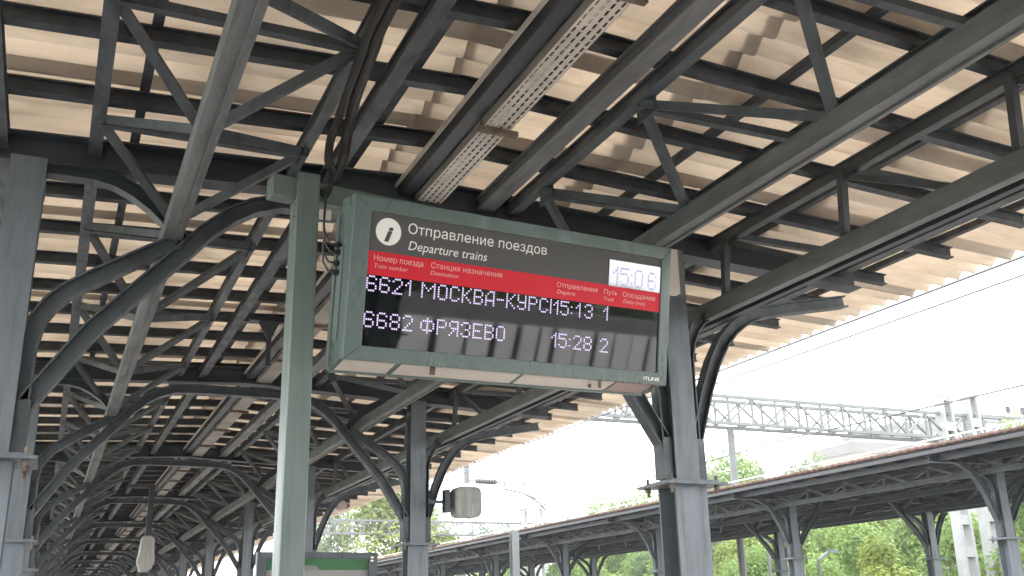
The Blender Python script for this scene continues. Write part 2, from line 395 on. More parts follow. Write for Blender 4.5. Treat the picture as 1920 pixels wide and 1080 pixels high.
        if outer:
            yy = yt + .3
            put("post_strut", lambda q: q.sweep([(outer[0] - .03, yy, 2.80), (outer[1] - .05, yy, 2.25)], rect(0.05, 0.05), (0, 1, 0)), MS, 60)
            put("tie_bar", lambda q: q.sweep([(outer[0], yy - .08, zt - .02), (outer[2], yy - .08, zt - .02)], rect(0.05, 0.05), (0, 1, 0)), MS, 200)
            put("outer_brace", lambda q: q.sweep([(outer[0], yy, zt - .03), (outer[1], yy - .95, 2.28)], rect(0.045, 0.045), (1, 0, 0)), MS, 60)
            put("outer_brace", lambda q: q.sweep([(outer[1] + .05, yy + .1, 2.26), (outer[2], yy - .2, 2.78)], rect(0.035, 0.035), (0, 1, 0)), MS, 60)
    if near:
        q = MB(); q.sweep([(4.50, Y0, 2.235), (4.50, Y1, 2.235)], rect(0.07, 0.13), (1, 0, 0)); part("eave_truss_chord", q, M_chord, root)
        q = MB(); q.sweep([(4.60, Y0, 2.262), (4.60, Y1, 2.262)], rect(0.012, 0.19), (1, 0, 0)); q.sweep([(4.625, Y0, 2.172), (4.625, Y1, 2.172)], rect(0.04, 0.01), (1, 0, 0)); part("eave_truss_web", q, M_beam, root)
    else:
        for x in (xl - .42, xr + .42):
            lon("eave_truss_chord", x, 2.40, rect(.09, .10), M_steel)
            for a, b in zip(ys[:-1], ys[1:]):
                k = 5
                for i in range(k):
                    ya = a + (b - a) * i / k; yb = a + (b - a) * (i + .5) / k; yc = a + (b - a) * (i + 1) / k
                    put("lattice_brace", lambda q: q.sweep([(x, ya, 2.66), (x, yb, 2.44)], rect(.06, .06), (1, 0, 0)), M_steel, 200)
                    put("lattice_brace", lambda q: q.sweep([(x, yb, 2.44), (x, yc, (2.80 if near else 2.66))], rect(.055, .055), (1, 0, 0)), M_chord, 200)
                    put("lattice_post", lambda q: q.sweep([(x, ya + .02, (2.80 if near else 2.66)), (x, ya + .02, 2.44)], rect(.055, .055), (0, 1, 0)), M_chord, 90)
    # rafters
    xa, xb = xl - ovl + 0.75, xr + ovr - 0.78
    if not near: xa, xb = xl - ovl + 0.15, xr + ovr - 0.15
    y = 4.2 - 0.75 * math.floor((4.2 - Y0) / 0.75)
    lim = indiv
    behind = [yy for yy in [y + .75 * i for i in range(int((Y1 - y) / .75))]]
    behind.sort(key=lambda v: (v < 2.5, v))
    rh = .095 if near else .08
    rpf = Ibeam(0.07, rh, 0.010, 0.010)
    base = None
    for yy in behind:
        jx = rnd.uniform(-.03, .03)
        if cnt.get("rafter", 0) < lim:
            cnt["rafter"] = cnt.get("rafter", 0) + 1
            if base is None:
                q = MB(); q.sweep([(xa, 0, zr(xa) + rh / 2), (xm, 0, zr(xm) + rh / 2), (xb, 0, zr(xb) + rh / 2)], rpf, (0, 1, 0)); base = q.mesh("rafter")
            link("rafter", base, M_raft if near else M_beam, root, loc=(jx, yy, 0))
        else:
            put("rafter", lambda q: q.sweep([(xa, yy, zr(xa) + rh / 2), (xm, yy, zr(xm) + rh / 2), (xb, yy, zr(xb) + rh / 2)], rpf, (0, 1, 0)), M_raft, 0, key="rafter_far")
    # purlins
    pz = .12 if near else .095; sz = .176 if near else .135
    if near: px = [-2.45, -1.05, 0.23, 1.66, 2.24, 3.72, 5.02, 6.46]
    else: px = [xl - ovl + .2, xl - .4, xl + .9, xm - .2, xm + .2, xr - .9, xr + .4, xr + ovr - .2]
    for x in px:
        q = MB(); q.sweep([(x, Y0, zr(x) + pz), (x, Y1, zr(x) + pz)], rect(0.055, 0.05 if near else .03), (1, 0, 0)); part("purlin", q, M_raft if near else M_fpost, root)
    # corrugated sheets
    pitch = 0.1875; waves = 6; sw = pitch * waves
    if near: rows = [(1.90, 3.45, .012), (3.32, 5.22, .024), (5.08, 7.40, .0), (1.98, 0.62, .016), (0.74, -1.2, .028), (-1.06, -3.3, .0)]
    else: rows = [(xm - .05, (xm + xr + ovr) / 2, .012), ((xm + xr + ovr) / 2 - .12, xr + ovr, 0), (xm + .05, (xm + xl - ovl) / 2, .012), ((xm + xl - ovl) / 2 + .12, xl - ovl, 0)]
    def sheet_mb(xs, xe, lift, y0, nw, q, jit=0):
        seg = 8; n = nw * seg + 4; vs = []; fs = []
        for layer, th in ((0, 0.0), (1, 0.008)):
            for x in (xs, xe):
                for i in range(n + 1):
                    yv = y0 + i * pitch / seg
                    lift2 = 0.006 * (1 - i / n)
                    vs.append((x, yv, zr(x) + sz + lift + th + lift2 + 0.034 * math.cos(2 * math.pi * i / seg)))
        m_ = n + 1
        for i in range(n):
            fs.append((i, i + 1, m_ + i + 1, m_ + i)); fs.append((2 * m_ + i, 3 * m_ + i, 3 * m_ + i + 1, 2 * m_ + i + 1))
            fs.append((i, 2 * m_ + i, 2 * m_ + i + 1, i + 1)); fs.append((m_ + i, m_ + i + 1, 3 * m_ + i + 1, 3 * m_ + i))
        fs.append((0, m_, 3 * m_, 2 * m_)); fs.append((n, 2 * m_ + n, 3 * m_ + n, m_ + n))
        q.add(vs, fs)
    ya, yb = sheet_y
    ni = int((yb - ya) / sw)
    for (xs, xe, lf) in rows:
        if sheets_on:
            q = MB(); sheet_mb(xs, xe, lf, 0, waves, q); me = q.mesh("roof_sheet", True)
            for i in range(ni):
                o = link("roof_sheet", me, roofm, root, loc=(rnd.uniform(-.02, .02), ya + i * sw, rnd.uniform(-.002, .003)))
                o.rotation_euler = (0, 0, rnd.uniform(-.002, .002))
            segs = [(Y0, int((ya - Y0) / pitch)), (ya + ni * sw, int((Y1 - ya - ni * sw) / pitch))]
        else:
            segs = [(Y0, int((Y1 - Y0) / pitch))]
        for y0, nw in segs:
            if nw > 0:
                q = MB(); y_start = y0 if y0 != Y0 or not sheets_on else ya - nw * pitch
                sheet_mb(xs, xe, lf, y_start, nw, q)
                part("roof_sheet", q, roofm, root, True, kind="stuff")
    for k, (q, m_, nm) in over.items():
        part(nm, q, m_, root, kind="stuff")
    return zr

def nodes_near(a, b):
    if abs(b - 6.26) < 0.01:
        return [(y, y - .85, y + .5) for y in (1.7, 3.05, 4.40, 5.72)]
    return [(y, y - 1.05, y + .95) for y in (a + 1.25, a + 3.3, a + 5.3)]
def nodes_far(a, b):
    return [(y, y - 1.0, y + 1.0) for y in (a + 1.0, a + 3.0, a + 5.0)]

YS = [6.26 + 6 * k for k in range(-3, 15)]
root1 = empty("platform_canopy", (0, 0, 0), "long grey steel canopy with beige corrugated roof overhead, on the near platform", "canopy")
zr1 = canopy(root1, -0.355, 4.17, 2.9, 3.23, 0.0, -13, 96, YS, 125, 0.88, (2.3, 35.0), True, M_sheet, nodes_near, True)
YS2 = [7.7 + 6 * k for k in range(0, 20)]
root2 = empty("platform_canopy", (0, 0, 0), "dark steel canopy on branching columns across the tracks, with rust brown roof edge", "canopy")
M_sheet2 = mat("weathered_roof_sheet", (0.20, 0.15, 0.125), 0.85, scale=1.2, col2=(0.11, 0.085, 0.075), bump=0.3, stretch=(.6, 2, 1))
zr2 = canopy(root2, 16.15, 20.5, 1.75, 1.9, 0.12, 4.5, 124, YS2, 100, 1.18, (0, 0), False, M_sheet2, nodes_far, False)
q = MB(); q.sweep([(14.43, 4.5, 2.705), (14.43, 124, 2.705)], rect(0.03, 0.07), (1, 0, 0)); part("fascia_board", q, M_fpost, root2)
q = MB(); q.sweep([(14.42, 4.5, 2.815), (14.42, 124, 2.815)], rect(0.05, 0.03), (1, 0, 0)); part("drip_edge", q, M_roof2, root2)
for xg in (15.0, 16.6):
    q = MB()
    for k in range(60): q.box(xg - .02, xg + .02, 5 + 2 * k, 5.04 + 2 * k, 2.80, 3.02)
    q.sweep([(xg, 4.5, 3.03), (xg, 124, 3.03)], rect(.04, .03), (1, 0, 0)); part("snow_guard", q, M_under, root2, kind="stuff")

# ------------------------------------------------------------------ departure board
O_ = Vector((1.41832711, 5.3, 2.38418568))
U_ = Vector((0.99028848, 0.13478661, 0.03407795)); D_ = Vector((0.00561119, 0.20616735, -0.97850066)); N_ = Vector((-0.13891454, 0.96918914, 0.20340884))
SW, SH = 2.4105, 0.9706
bd = bpy.data.objects.new("departure_board", None); COL.objects.link(bd)
mm = Matrix.Identity(4)
for i in range(3):
    mm[i][0] = U_[i]; mm[i][1] = N_[i]; mm[i][2] = -D_[i]; mm[i][3] = O_[i]
K = 0.86
bd.matrix_world = Matrix.Scale(K, 4) @ mm
tag(bd, "green-grey electronic departure board with grey and red header and violet-white LED lines", "departure board")
def bx(name, u0, u1, v0, v1, d0, d1, m_, parent=bd, label=None):
    q = MB(); q.box(u0, u1, d0, d1, -v1, -v0); return part(name, q, m_, parent, label=label)
def frame_bar(name, pts, d0, d1, m_):
    q = MB(); n = len(pts)
    q.add([(u, d0, -v) for u, v in pts] + [(u, d1, -v) for u, v in pts], [tuple(range(n)), tuple(reversed(range(n, 2 * n)))] + [(i, i + n, (i + 1) % n + n, (i + 1) % n) for i in range(n)])
    o = part(name, q, m_, bd)
    bv = o.modifiers.new("bevel", 'BEVEL'); bv.width = 0.004; bv.segments = 2; bv.limit_method = 'ANGLE'
    return o
iu0, iu1, iv0, iv1 = 0.112, 2.330, 0.087, 0.884
frame_bar("bezel", [(0, 0), (SW, 0), (iu1, iv0), (iu0, iv0)], 0, 0.05, M_case)
frame_bar("bezel", [(SW, 0), (SW, SH), (iu1, iv1), (iu1, iv0)], 0, 0.05, M_case)
frame_bar("bezel", [(SW, SH), (0, SH), (iu0, iv1), (iu1, iv1)], 0, 0.05, M_case)
frame_bar("bezel", [(0, SH), (0, 0), (iu0, iv0), (iu0, iv1)], 0, 0.05, M_case)
WB = 0.062
def wedge(name, u0, u1, prof, m_, label=None):
    q = MB(); n_ = len(prof)
    q.add([(u0, d, -v) for d, v in prof] + [(u1, d, -v) for d, v in prof], [tuple(range(n_)), tuple(reversed(range(n_, 2 * n_)))] + [(i, i + n_, (i + 1) % n_ + n_, (i + 1) % n_) for i in range(n_)])
    return part(name, q, m_, bd, label=label)
wedge("cabinet", 0.004, SW - 0.004, [(0.052, 0.004), (0.20, 0.004), (0.20, SH - 0.004 + WB), (0.052, SH - 0.004)], M_case)
# side hatch with door edge and bottom tray
bx("side_rim", -0.012, 0.002, 0.10, SH + WB, 0.196, 0.235, M_post)
bx("side_door", -0.004, 0.003, 0.30, 0.86, 0.115, 0.185, M_post)
us = [(0.056, SH - 0.001), (0.192, SH - 0.001 + WB * .92), (0.192, SH + 0.003 + WB * .92), (0.056, SH + 0.003)]
for a, b in ((0.03, 0.36), (0.40, 1.24), (1.27, 2.00)): wedge("underside_panel", a, b, us, M_under)
wedge("underside_panel", 2.02, 2.33, us, M_underr, "rose brown underside panel")
bx("drip_rail", 0.0, 2.36, SH - 0.01 + WB, SH + 0.014 + WB, 0.201, 0.222, M_case)
for u_ in (0.62, 0.60, 1.86, 1.84, 2.35):
    q = MB(); q.tube([(u_, 0.03 + 0.1 * (u_ * 7 % 1), -SH + 0.01), (u_, 0.03 + 0.1 * (u_ * 7 % 1), -SH - 0.05)], 0.012, 8); part("screw", q, M_rust, bd)
bx("header_panel", iu0, iu1, iv0, 0.322, 0.012, 0.05, M_dark)
bx("red_band", iu0, iu1, 0.322, 0.463, 0.010, 0.05, M_red)
bx("led_screen", iu0, iu1, 0.463, iv1, 0.014, 0.05, M_screen)
bx("clock_display", 1.876, 2.323, 0.146, 0.327, 0.006, 0.05, M_clock)
q = MB(); seg = 48
cu, cv, rr = 0.2325, 0.195, 0.082
q.add([(cu + rr * math.cos(2 * math.pi * i / seg), 0.010, -cv + rr * math.sin(2 * math.pi * i / seg)) for i in range(seg)] + [(cu + rr * math.cos(2 * math.pi * i / seg), 0.0119, -cv + rr * math.sin(2 * math.pi * i / seg)) for i in range(seg)],
      [tuple(range(seg)), tuple(reversed(range(seg, 2 * seg)))] + [(i, i + seg, (i + 1) % seg + seg, (i + 1) % seg) for i in range(seg)])
part("info_symbol", q, M_white, bd)
def text(name, s_, u0, u1, vbase, cap, m_, d=0.009, shear=0.0, bold=0.0, th=0.001):
    cu_ = bpy.data.curves.new(name, 'FONT'); cu_.body = s_; cu_.size = 1.0; cu_.shear = shear; cu_.offset = bold; cu_.resolution_u = 3
    to = bpy.data.objects.new(name, cu_); COL.objects.link(to)
    bpy.context.view_layer.update()
    dg = bpy.context.evaluated_depsgraph_get()
    me = bpy.data.meshes.new_from_object(to.evaluated_get(dg))
    bpy.data.objects.remove(to)
    me.name = name
    # the letter "н" is three overlapping bars in the font and fills badly: rebuild it from its own corners
    V = [v.co.copy() for v in me.vertices]; F = [tuple(p.vertices) for p in me.polygons]
    par = list(range(len(V)))
    def fd(a):
        while par[a] != a: par[a] = par[par[a]]; a = par[a]
        return a
    for f in F:
        for b in f[1:]: par[fd(b)] = fd(f[0])
    comp = {}
    for i in range(len(V)): comp.setdefault(fd(i), []).append(i)
    fc = {}
    for f in F: fc.setdefault(fd(f[0]), []).append(f)
    NF = []
    for r0, vi in comp.items():
        ff = fc.get(r0, [])
        if len(vi) == 12 and len(ff) == 13:
            vi = sorted(vi); qs = [vi[0:4], vi[4:8], vi[8:12]]
            qs.sort(key=lambda q_: max(V[k].y for k in q_) - min(V[k].y for k in q_))
            bar, st = qs[0], sorted(qs[1:], key=lambda q_: V[q_[0]].x + V[q_[2]].x)
            mb_ = sum(V[k].x for k in bar) / 4
            for k in bar:
                yb_ = V[k].y
                if V[k].x < mb_: V[k].x = max(V[j].x for j in st[0]) - 0.0 + shear * 0
                else: V[k].x = min(V[j].x for j in st[1])
            NF += [tuple(bar), tuple(st[0]), tuple(st[1])]
        else: NF += ff
    me = bpy.data.meshes.new(name); me.from_pydata([tuple(v) for v in V], [], NF)
    xs = [v.co.x for v in me.vertices]; ys_ = [v.co.y for v in me.vertices]
    if not xs: return None
    x0, x1 = min(xs), max(xs)
    kx = (u1 - u0) / (x1 - x0); ky = cap / 0.73
    for v in me.vertices:
        v.co = ((v.co.x - x0) * kx + u0, d, v.co.y * ky - vbase)
    me.materials.clear()
    return link(name, me, m_, bd)
text("symbol_letter", "i", 0.2065, 0.2625, 0.252, 0.092, M_ink, 0.0085, 0.25, 0.035)
text("title_text", "Отправление поездов", 0.360, 1.364, 0.186, 0.064, M_white)
text("title_text", "Departure trains", 0.368, 0.918, 0.285, 0.058, M_white, shear=0.2)
text("column_heading", "Номер поезда", 0.150, 0.474, 0.377, 0.036, M_pink, 0.0075)
text("column_heading", "Train number", 0.155, 0.376, 0.420, 0.027, M_pink, 0.0075, 0.2)
text("column_heading", "Станция назначения", 0.528, 1.034, 0.375, 0.036, M_pink, 0.0075)
text("column_heading", "Destination", 0.528, 0.721, 0.417, 0.027, M_pink, 0.0075, 0.2)
text("column_heading", "Отправление", 1.456, 1.788, 0.384, 0.034, M_pink, 0.0075)
text("column_heading", "Departs", 1.460, 1.606, 0.427, 0.027, M_pink, 0.0075, 0.2)
text("column_heading", "Путь", 1.841, 1.954, 0.388, 0.034, M_pink, 0.0075)
text("column_heading", "Track", 1.844, 1.928, 0.431, 0.027, M_pink, 0.0075, 0.2)
text("column_heading", "Опоздание", 2.000, 2.287, 0.388, 0.034, M_pink, 0.0075)
text("column_heading", "Delay (min)", 2.008, 2.20, 0.431, 0.027, M_pink, 0.0075, 0.2)
text("maker_plate", "ITLINE", 2.205, 2.344, 0.943, 0.024, M_white, -0.0015, 0, 0.02)
G = {
 '6': "01110 10001 10000 11110 10001 10001 01110", '2': "01110 10001 00001 00010 00100 01000 11111",
 '1': "001 011 101 001 001 001 001", 'М': "1000001 1100011 1010101 1001001 1000001 1000001 1000001",
 'О': "01110 10001 10001 10001 10001 10001 01110", 'С': "01110 10001 10000 10000 10000 10001 01110",
 'К': "10001 10010 10100 11000 10100 10010 10001", 'В': "11110 10001 10001 11110 10001 10001 11110",
 'А': "00111 01001 10001 10001 11111 10001 10001", '-': "0000 0000 0000 1111 0000 0000 0000",
 'У': "10001 10001 10001 01111 00001 10001 01110", 'Р': "11110 10001 10001 11110 10000 10000 10000",
 'I': "1 1 1 1 1 1 1", '5': "11111 10000 11110 00001 00001 10001 01110", ':': "0 0 1 0 0 1 0",
 '3': "01110 10001 00001 00110 00001 10001 01110", '8': "01110 10001 10001 01110 10001 10001 01110",
 'Ф': "0001000 0111110 1001001 1001001 1001001 0111110 0001000", 'Я': "01111 10001 10001 01111 00101 01001 10001",
 'З': "01110 10001 00001 00110 00001 10001 01110", 'Е': "11111 10000 10000 11110 10000 10000 11111",
 '0': "01110 10001 10001 10001 10001 10001 01110"}
def led(name, s_, u, v, pu, pv, m_, d=0.0125, fill=0.70):
    q = MB(); x = u
    for ch in s_:
        if ch == ' ': x += pu * 3; continue
        rows = G[ch].split()
        for r, row in enumerate(rows):
            for c, b in enumerate(row):
                if b == '1':
                    a0 = x + c * pu; b0 = v + r * pv; hu = pu * fill; hv = pv * fill
                    q.add([(a0, d, -b0), (a0 + hu, d, -b0), (a0 + hu, d, -b0 - hv), (a0, d, -b0 - hv)], [(0, 1, 2, 3)])
        x += (len(rows[0]) + 1) * pu
    return part(name, q, m_, bd)
PT = 0.014
led("led_text", "6621", .116, .468, PT, PT, M_led)
led("led_text", "МОСКВА-КУРСI", .477, .469, PT, PT, M_led)
led("led_text", "15:", 1.441, .471, PT, PT, M_led); led("led_text", "1", 1.620, .472, PT, PT, M_led); led("led_text", "3", 1.692, .472, PT, PT, M_led)
led("led_text", "1", 1.848, .470, PT, PT, M_led)
led("led_text", "6682", .115, .680, PT, PT, M_led)
led("led_text", "ФРЯЗЕВО", .485, .682, PT, PT, M_led)
led("led_text", "15:", 1.438, .686, PT, PT, M_led); led("led_text", "28", 1.612, .688, PT, PT, M_led)
led("led_text", "2", 1.832, .689, PT, PT, M_led)
led("clock_digits", "15:0", 1.912, .190, .0155, .0185, M_ledh, 0.0045); led("clock_digits", "6", 2.214, .192, .0155, .0185, M_ledh, 0.0045)
# cable glands on the side face and their wires
for i, (v_, dd) in enumerate(((0.29, .17), (0.335, .165), (0.40, .17), (0.455, .165))):
    q = MB(); q.tube([(-0.035, dd, -v_), (0.004, dd, -v_)], 0.013, 8); q.box(-0.028, -0.012, dd - .018, dd + .018, -v_ - .016, -v_ + .016)
    part("cable_gland", q, M_black, bd)
    q = MB(); q.tube([(-0.035, dd, -v_), (-0.06, dd + .02, -v_ + .005), (-0.085, dd + .05, -v_ + .06), (-0.09, dd + .07, -0.16), (-0.085, dd + .09, 0.02)], 0.0065, 6)
    part("wire", q, M_black, bd, True)

# ------------------------------------------------------------------ support post and cross bar
sp = empty("sign_support", (1.234 * K, 5.82 * K, FL), "green-grey square steel post with cross bar, standing left of the departure board", "post")
q = MB(); q.box(-.07 * K, .07 * K, -.10 * K, .10 * K, 0, 2.665 * K + 1.6); o = part("post", q, M_post, sp)
bv = o.modifiers.new("bevel", 'BEVEL'); bv.width = 0.006; bv.segments = 2
q = MB(); q.box(-.225 * K, 2.86 * K, -.055 * K, .075 * K, 2.50 * K + 1.6, 2.635 * K + 1.6); o = part("cross_bar", q, M_post, sp); o.rotation_euler = (0, 0, math.atan2(.13478, .99028))
bv = o.modifiers.new("bevel", 'BEVEL'); bv.width = 0.005; bv.segments = 2
q = MB(); q.box(2.50, 2.60, .34, .40, 2.36 * K + 1.6, 2.34 + 1.6); part("hanger_plate", q, M_under, sp)
q = MB(); q.box(0.07 * K, 0.14 * K, -.13 * K, -.105 * K, 2.36 * K + 1.6, 2.42 * K + 1.6); part("clamp", q, M_under, sp)
for z_ in (2.38, 2.42, 2.46, 2.50, 2.54):
    q = MB(); q.tube([(-.075 * K, -.04, z_ * K + 1.6), (-.068 * K, -.04, z_ * K + 1.6)], 0.008, 6); part("bolt", q, M_rust, sp)

# ------------------------------------------------------------------ cable bundle coming down the truss
cb = empty("cable_bundle", (1.3, 4.0, 2.74), "thick dark brown cable bundle strapped along the truss and hanging down to the post top", "cable")
pathc = [(1.10, 1.6, 2.665), (1.115, 3.0, 2.66), (1.12, 3.95, 2.655), (1.14, 4.19, 2.65), (1.165, 4.46, 2.65), (1.19, 4.74, 2.645), (1.195, 4.90, 2.60), (1.176, 4.95, 2.522), (1.171, 4.96, 2.40), (1.21, 5.0, 2.337), (1.20, 5.02, 2.30)]
pathd = [(1.145, 1.6, 2.665), (1.155, 3.0, 2.66), (1.165, 3.95, 2.655), (1.185, 4.19, 2.65), (1.21, 4.46, 2.65), (1.24, 4.74, 2.645), (1.255, 4.90, 2.61), (1.255, 4.95, 2.535), (1.247, 4.97, 2.421), (1.225, 5.0, 2.34), (1.20, 5.02, 2.29)]
def smoothp(p, n=5):
    P = [Vector(x) for x in p]; r = []
    for i in range(len(P) - 1):
        a = P[max(0, i - 1)]; b = P[i]; c = P[i + 1]; d = P[min(len(P) - 1, i + 2)]
        for k in range(n):
            t = k / n
            r.append(0.5 * ((2 * b) + (-a + c) * t + (2 * a - 5 * b + 4 * c - d) * t * t + (-a + 3 * b - 3 * c + d) * t ** 3))
    return r + [P[-1]]
for pth, r_ in ((pathc, 0.024), (pathd, 0.024)):
    q = MB(); q.tube([v - Vector((1.3, 4.0, 2.74)) for v in smoothp(pth)], r_, 10); part("cable", q, M_cable, cb, True)
q = MB(); q.tube([v - Vector((1.3, 4.0, 2.74)) for v in smoothp([(x + .03, y, z + .03) for x, y, z in pathd])], 0.013, 8); part("cable", q, M_cable, cb, True)
for y_ in (3.7, 4.1, 4.42, 4.72):
    c0 = Vector((1.14 + .07 * max(0, y_ - 3.9), y_, 2.652)) - Vector((1.3, 4.0, 2.74))
    q = MB(); q.tube([c0 + Vector((math.cos(a) * .055, 0.01 * math.sin(3 * a), math.sin(a) * .036)) for a in [i * math.pi / 8 for i in range(17)]], 0.004, 5); part("cable_tie", q, M_tie, cb)
q = MB(); q.tube([(-.16, .96, -.55), (-.12, 1.0, -.50), (-.085, 1.02, -.46)], 0.033, 10); part("junction_boot", q, M_black, cb)

# ------------------------------------------------------------------ cable tray
tr = empty("cable_tray", (2.19, 5.0, 2.80), "long perforated pale metal cable tray hung beside the ridge under the roof", "cable tray")
q = MB(); x0, x1 = -.085, .085; step = .062; rowsx = 4; yA, yB = -2.6, 2.0
n = int((yB - yA) / step); cw = (x1 - x0) / rowsx
for i in range(n):
    for j in range(rowsx):
        a = x0 + j * cw; b = a + cw; off = step * .5 if j % 2 else 0; y0 = yA + i * step + off; y1 = y0 + step
        ha, hb = a + cw * .34, b - cw * .34; h0, h1 = y0 + step * .15, y1 - step * .17
        q.add([(a, y0, 0), (b, y0, 0), (b, y1, 0), (a, y1, 0), (ha, h0, 0), (hb, h0, 0), (hb, h1, 0), (ha, h1, 0)],
              [(0, 4, 5, 1), (1, 5, 6, 2), (2, 6, 7, 3), (3, 7, 4, 0)])
part("perforated_base", q, M_galv, tr)
q = MB(); q.box(x0, x1, yB, 60, -.001, .001); q.box(x0, x1, -14, yA, -.001, .001); part("tray_base", q, M_galv2, tr)
q = MB(); q.box(x0 - .003, x0, -14, 60, 0, .06); q.box(x1, x1 + .003, -14, 60, 0, .06); part("side_lip", q, M_galv2, tr)
for i in range(5):
    q = MB(); xx = -.06 + i * .03; q.tube([(xx, -14, .016), (xx + .01 * math.sin(i), 10, .016), (xx, 60, .016)], 0.009 + .002 * (i % 2), 6); part("cable", q, M_cable if i % 2 else M_rust, tr)
for k in range(24):
    y_ = -.01 + 1.5 * (k - 1)
    q = MB(); q.box(-.115, .135, y_ - .02, y_ + .02, -.034, -.004); o = part("tray_hanger", q, M_rust, tr)
    if k < 12:
        q = MB(); q.tube([(-.10, y_ - .0, -.03), (-.10, y_, .24), (-.08, y_, .27)], 0.005, 6); part("hanger_rod", q, M_rust, o)
tk = MB(); tk.box(1.985, 2.075, -13, 96, 2.84, 2.95); part("cable_trunking", tk, M_beam, root1)
tk = MB(); tk.box(1.955, 1.968, -13, 60, 2.90, 2.93); part("highlight_strip", tk, M_galv, root1)  # thin pale strip standing in for a white highlight beside the trunking

# ------------------------------------------------------------------ pendant bracket, hanging lantern, loudspeaker, horn
pb = empty("pendant_bracket", (1.80, 9.9, 2.9), "dark funnel-topped pendant bracket hanging from the rafters behind the green-grey post", "bracket")
q = MB(); q.add([(-.10, -.05, 0), (.10, -.05, 0), (.10, .05, 0), (-.10, .05, 0), (-.03, -.03, -.15), (.03, -.03, -.15), (.03, .03, -.15), (-.03, .03, -.15)],
                [(0, 1, 2, 3), (7, 6, 5, 4), (0, 4, 5, 1), (1, 5, 6, 2), (2, 6, 7, 3), (3, 7, 4, 0)]); part("funnel_cap", q, M_beam, pb)
q = MB(); q.box(-.022, .022, -.022, .022, -.46, -.15); part("stem", q, M_beam, pb)
q = MB(); q.box(-.2, .2, -.03, .03, 0.0, .03); part("mounting_bar", q, M_beam, pb)

lp = empty("hanging_lantern", (1.70, 20.6, 2.55), "elongated milky white lantern hanging on a square stem deep under the canopy", "lantern")
q = MB(); q.box(-.05, .05, -.05, .05, -.92, 0); part("stem", q, M_beam, lp)
q = MB(); q.box(-.42, .1, -.05, .05, -.03, .03); part("cross_arm", q, M_steel, lp)
q = MB(); prof = [(-.10, -.92), (-.12, -1.0), (-.145, -1.25), (-.17, -1.38), (-.15, -1.46), (-.12, -1.52), (-.12, -1.58)]
ring = [(x, z) for x, z in prof] + [(.04, -1.58), (.11, -1.5), (.15, -1.42), (.14, -1.3), (.12, -1.1), (.12, -.95), (.06, -.92)]
nR = len(ring); q.add([(x, -.09, z) for x, z in ring] + [(x, .09, z) for x, z in ring], [tuple(range(nR)), tuple(reversed(range(nR, 2 * nR)))] + [(i, i + nR, (i + 1) % nR + nR, (i + 1) % nR) for i in range(nR)])
o = part("lantern_body", q, M_lamp, lp); bv = o.modifiers.new("bevel", 'BEVEL'); bv.width = 0.03; bv.segments = 2

ls = empty("loudspeaker", (4.75, 12.0, 1.40), "pale grey round-cornered box loudspeaker on a side bracket beside the second right column", "loudspeaker")
def rbox(w_, h_, r, d0, d1, cx=0, cz=0, seg=6):
    pts = []
    for (sx, sz, a0) in ((1, 1, 0), (-1, 1, 90), (-1, -1, 180), (1, -1, 270)):
        for i in range(seg + 1):
            a = math.radians(a0 + 90 * i / seg); pts.append((cx + sx * (w_ / 2 - r) + r * math.cos(a), cz + sz * (h_ / 2 - r) + r * math.sin(a)))
    q = MB(); n = len(pts)
    q.add([(x, d0, z) for x, z in pts] + [(x, d1, z) for x, z in pts], [tuple(reversed(range(n))), tuple(range(n, 2 * n))] + [(i, (i + 1) % n, (i + 1) % n + n, i + n) for i in range(n)])
    return q
q = rbox(.35, .38, .075, -.10, .12); o = part("housing", q, M_spk, ls); bv = o.modifiers.new("bevel", 'BEVEL'); bv.width = 0.012; bv.segments = 3; bv.limit_method = 'ANGLE'
q = rbox(.32, .35, .065, -.107, -.1005); part("front_grille", q, M_spk, ls)
q = MB(); q.box(-.21, -.18, -.05, .08, -.07, .12); q.box(-.235, -.21, -.03, .03, -.04, .06); part("swivel_joint", q, M_black, ls)
q = MB(); q.box(-.30, -.235, -.06, .06, -.13, .15); part("mounting_plate", q, M_beam, ls)
q = MB(); q.box(-.50, -.30, -.025, .025, -.02, .02); part("bracket_arm", q, M_beam, ls)

hs = empty("horn_loudspeaker", (5.15, 19.6, 1.62 + .55), "small dusky loudspeaker under the eave beside the third right column", "loudspeaker")
q = MB(); q.tube([(0, -.05, 0), (0, .16, 0)], .09, 12); part("horn", q, M_underr, hs)
q = MB(); q.tube([(.12, 0, .0), (.12, .10, 0)], .05, 10); part("driver", q, M_rust, hs)
q = MB(); q.box(-.02, .02, -.02, .02, .05, .60); part("stem", q, M_beam, hs)

# ------------------------------------------------------------------ information stand
ib = empty("information_stand", (2.25, 9.35, FL), "grey framed information stand with green header strip, bottom of view behind the post", "information board", rz=0.0)
H = 2.21; W2 = .50
q = MB()
q.box(-W2 - .05, -W2 + .03, -.04, .04, 0, H); q.box(W2 - .03, W2 + .05, -.04, .04, 0, H); part("frame_post", q, M_steel, ib)
q = MB(); q.box(-W2 + .03, W2 - .03, -.04, .04, H - .055, H); q.box(-W2 + .03, W2 - .03, -.04, .04, .7, .76); part("frame_rail", q, M_steel, ib)
q = MB(); q.box(-W2 + .03, W2 - .03, .0, .02, .76, H - .055); part("poster", q, M_paper, ib)
q = MB(); q.box(-W2 + .035, W2 - .035, -.006, -.001, H - .155, H - .058); part("header_strip", q, M_green, ib)
q = MB(); q.add([(-.20, -.008, H - .158), (.02, -.008, H - .158), (-.02, -.008, H - .115), (-.20, -.008, H - .115)], [(0, 1, 2, 3)]); part("header_tab", q, M_notch, ib)
q = MB(); q.box(-W2 + .03, W2 - .03, -.030, -.026, .76, H - .055)
mg = bpy.data.materials.new("stand_glass"); mg.use_nodes = True
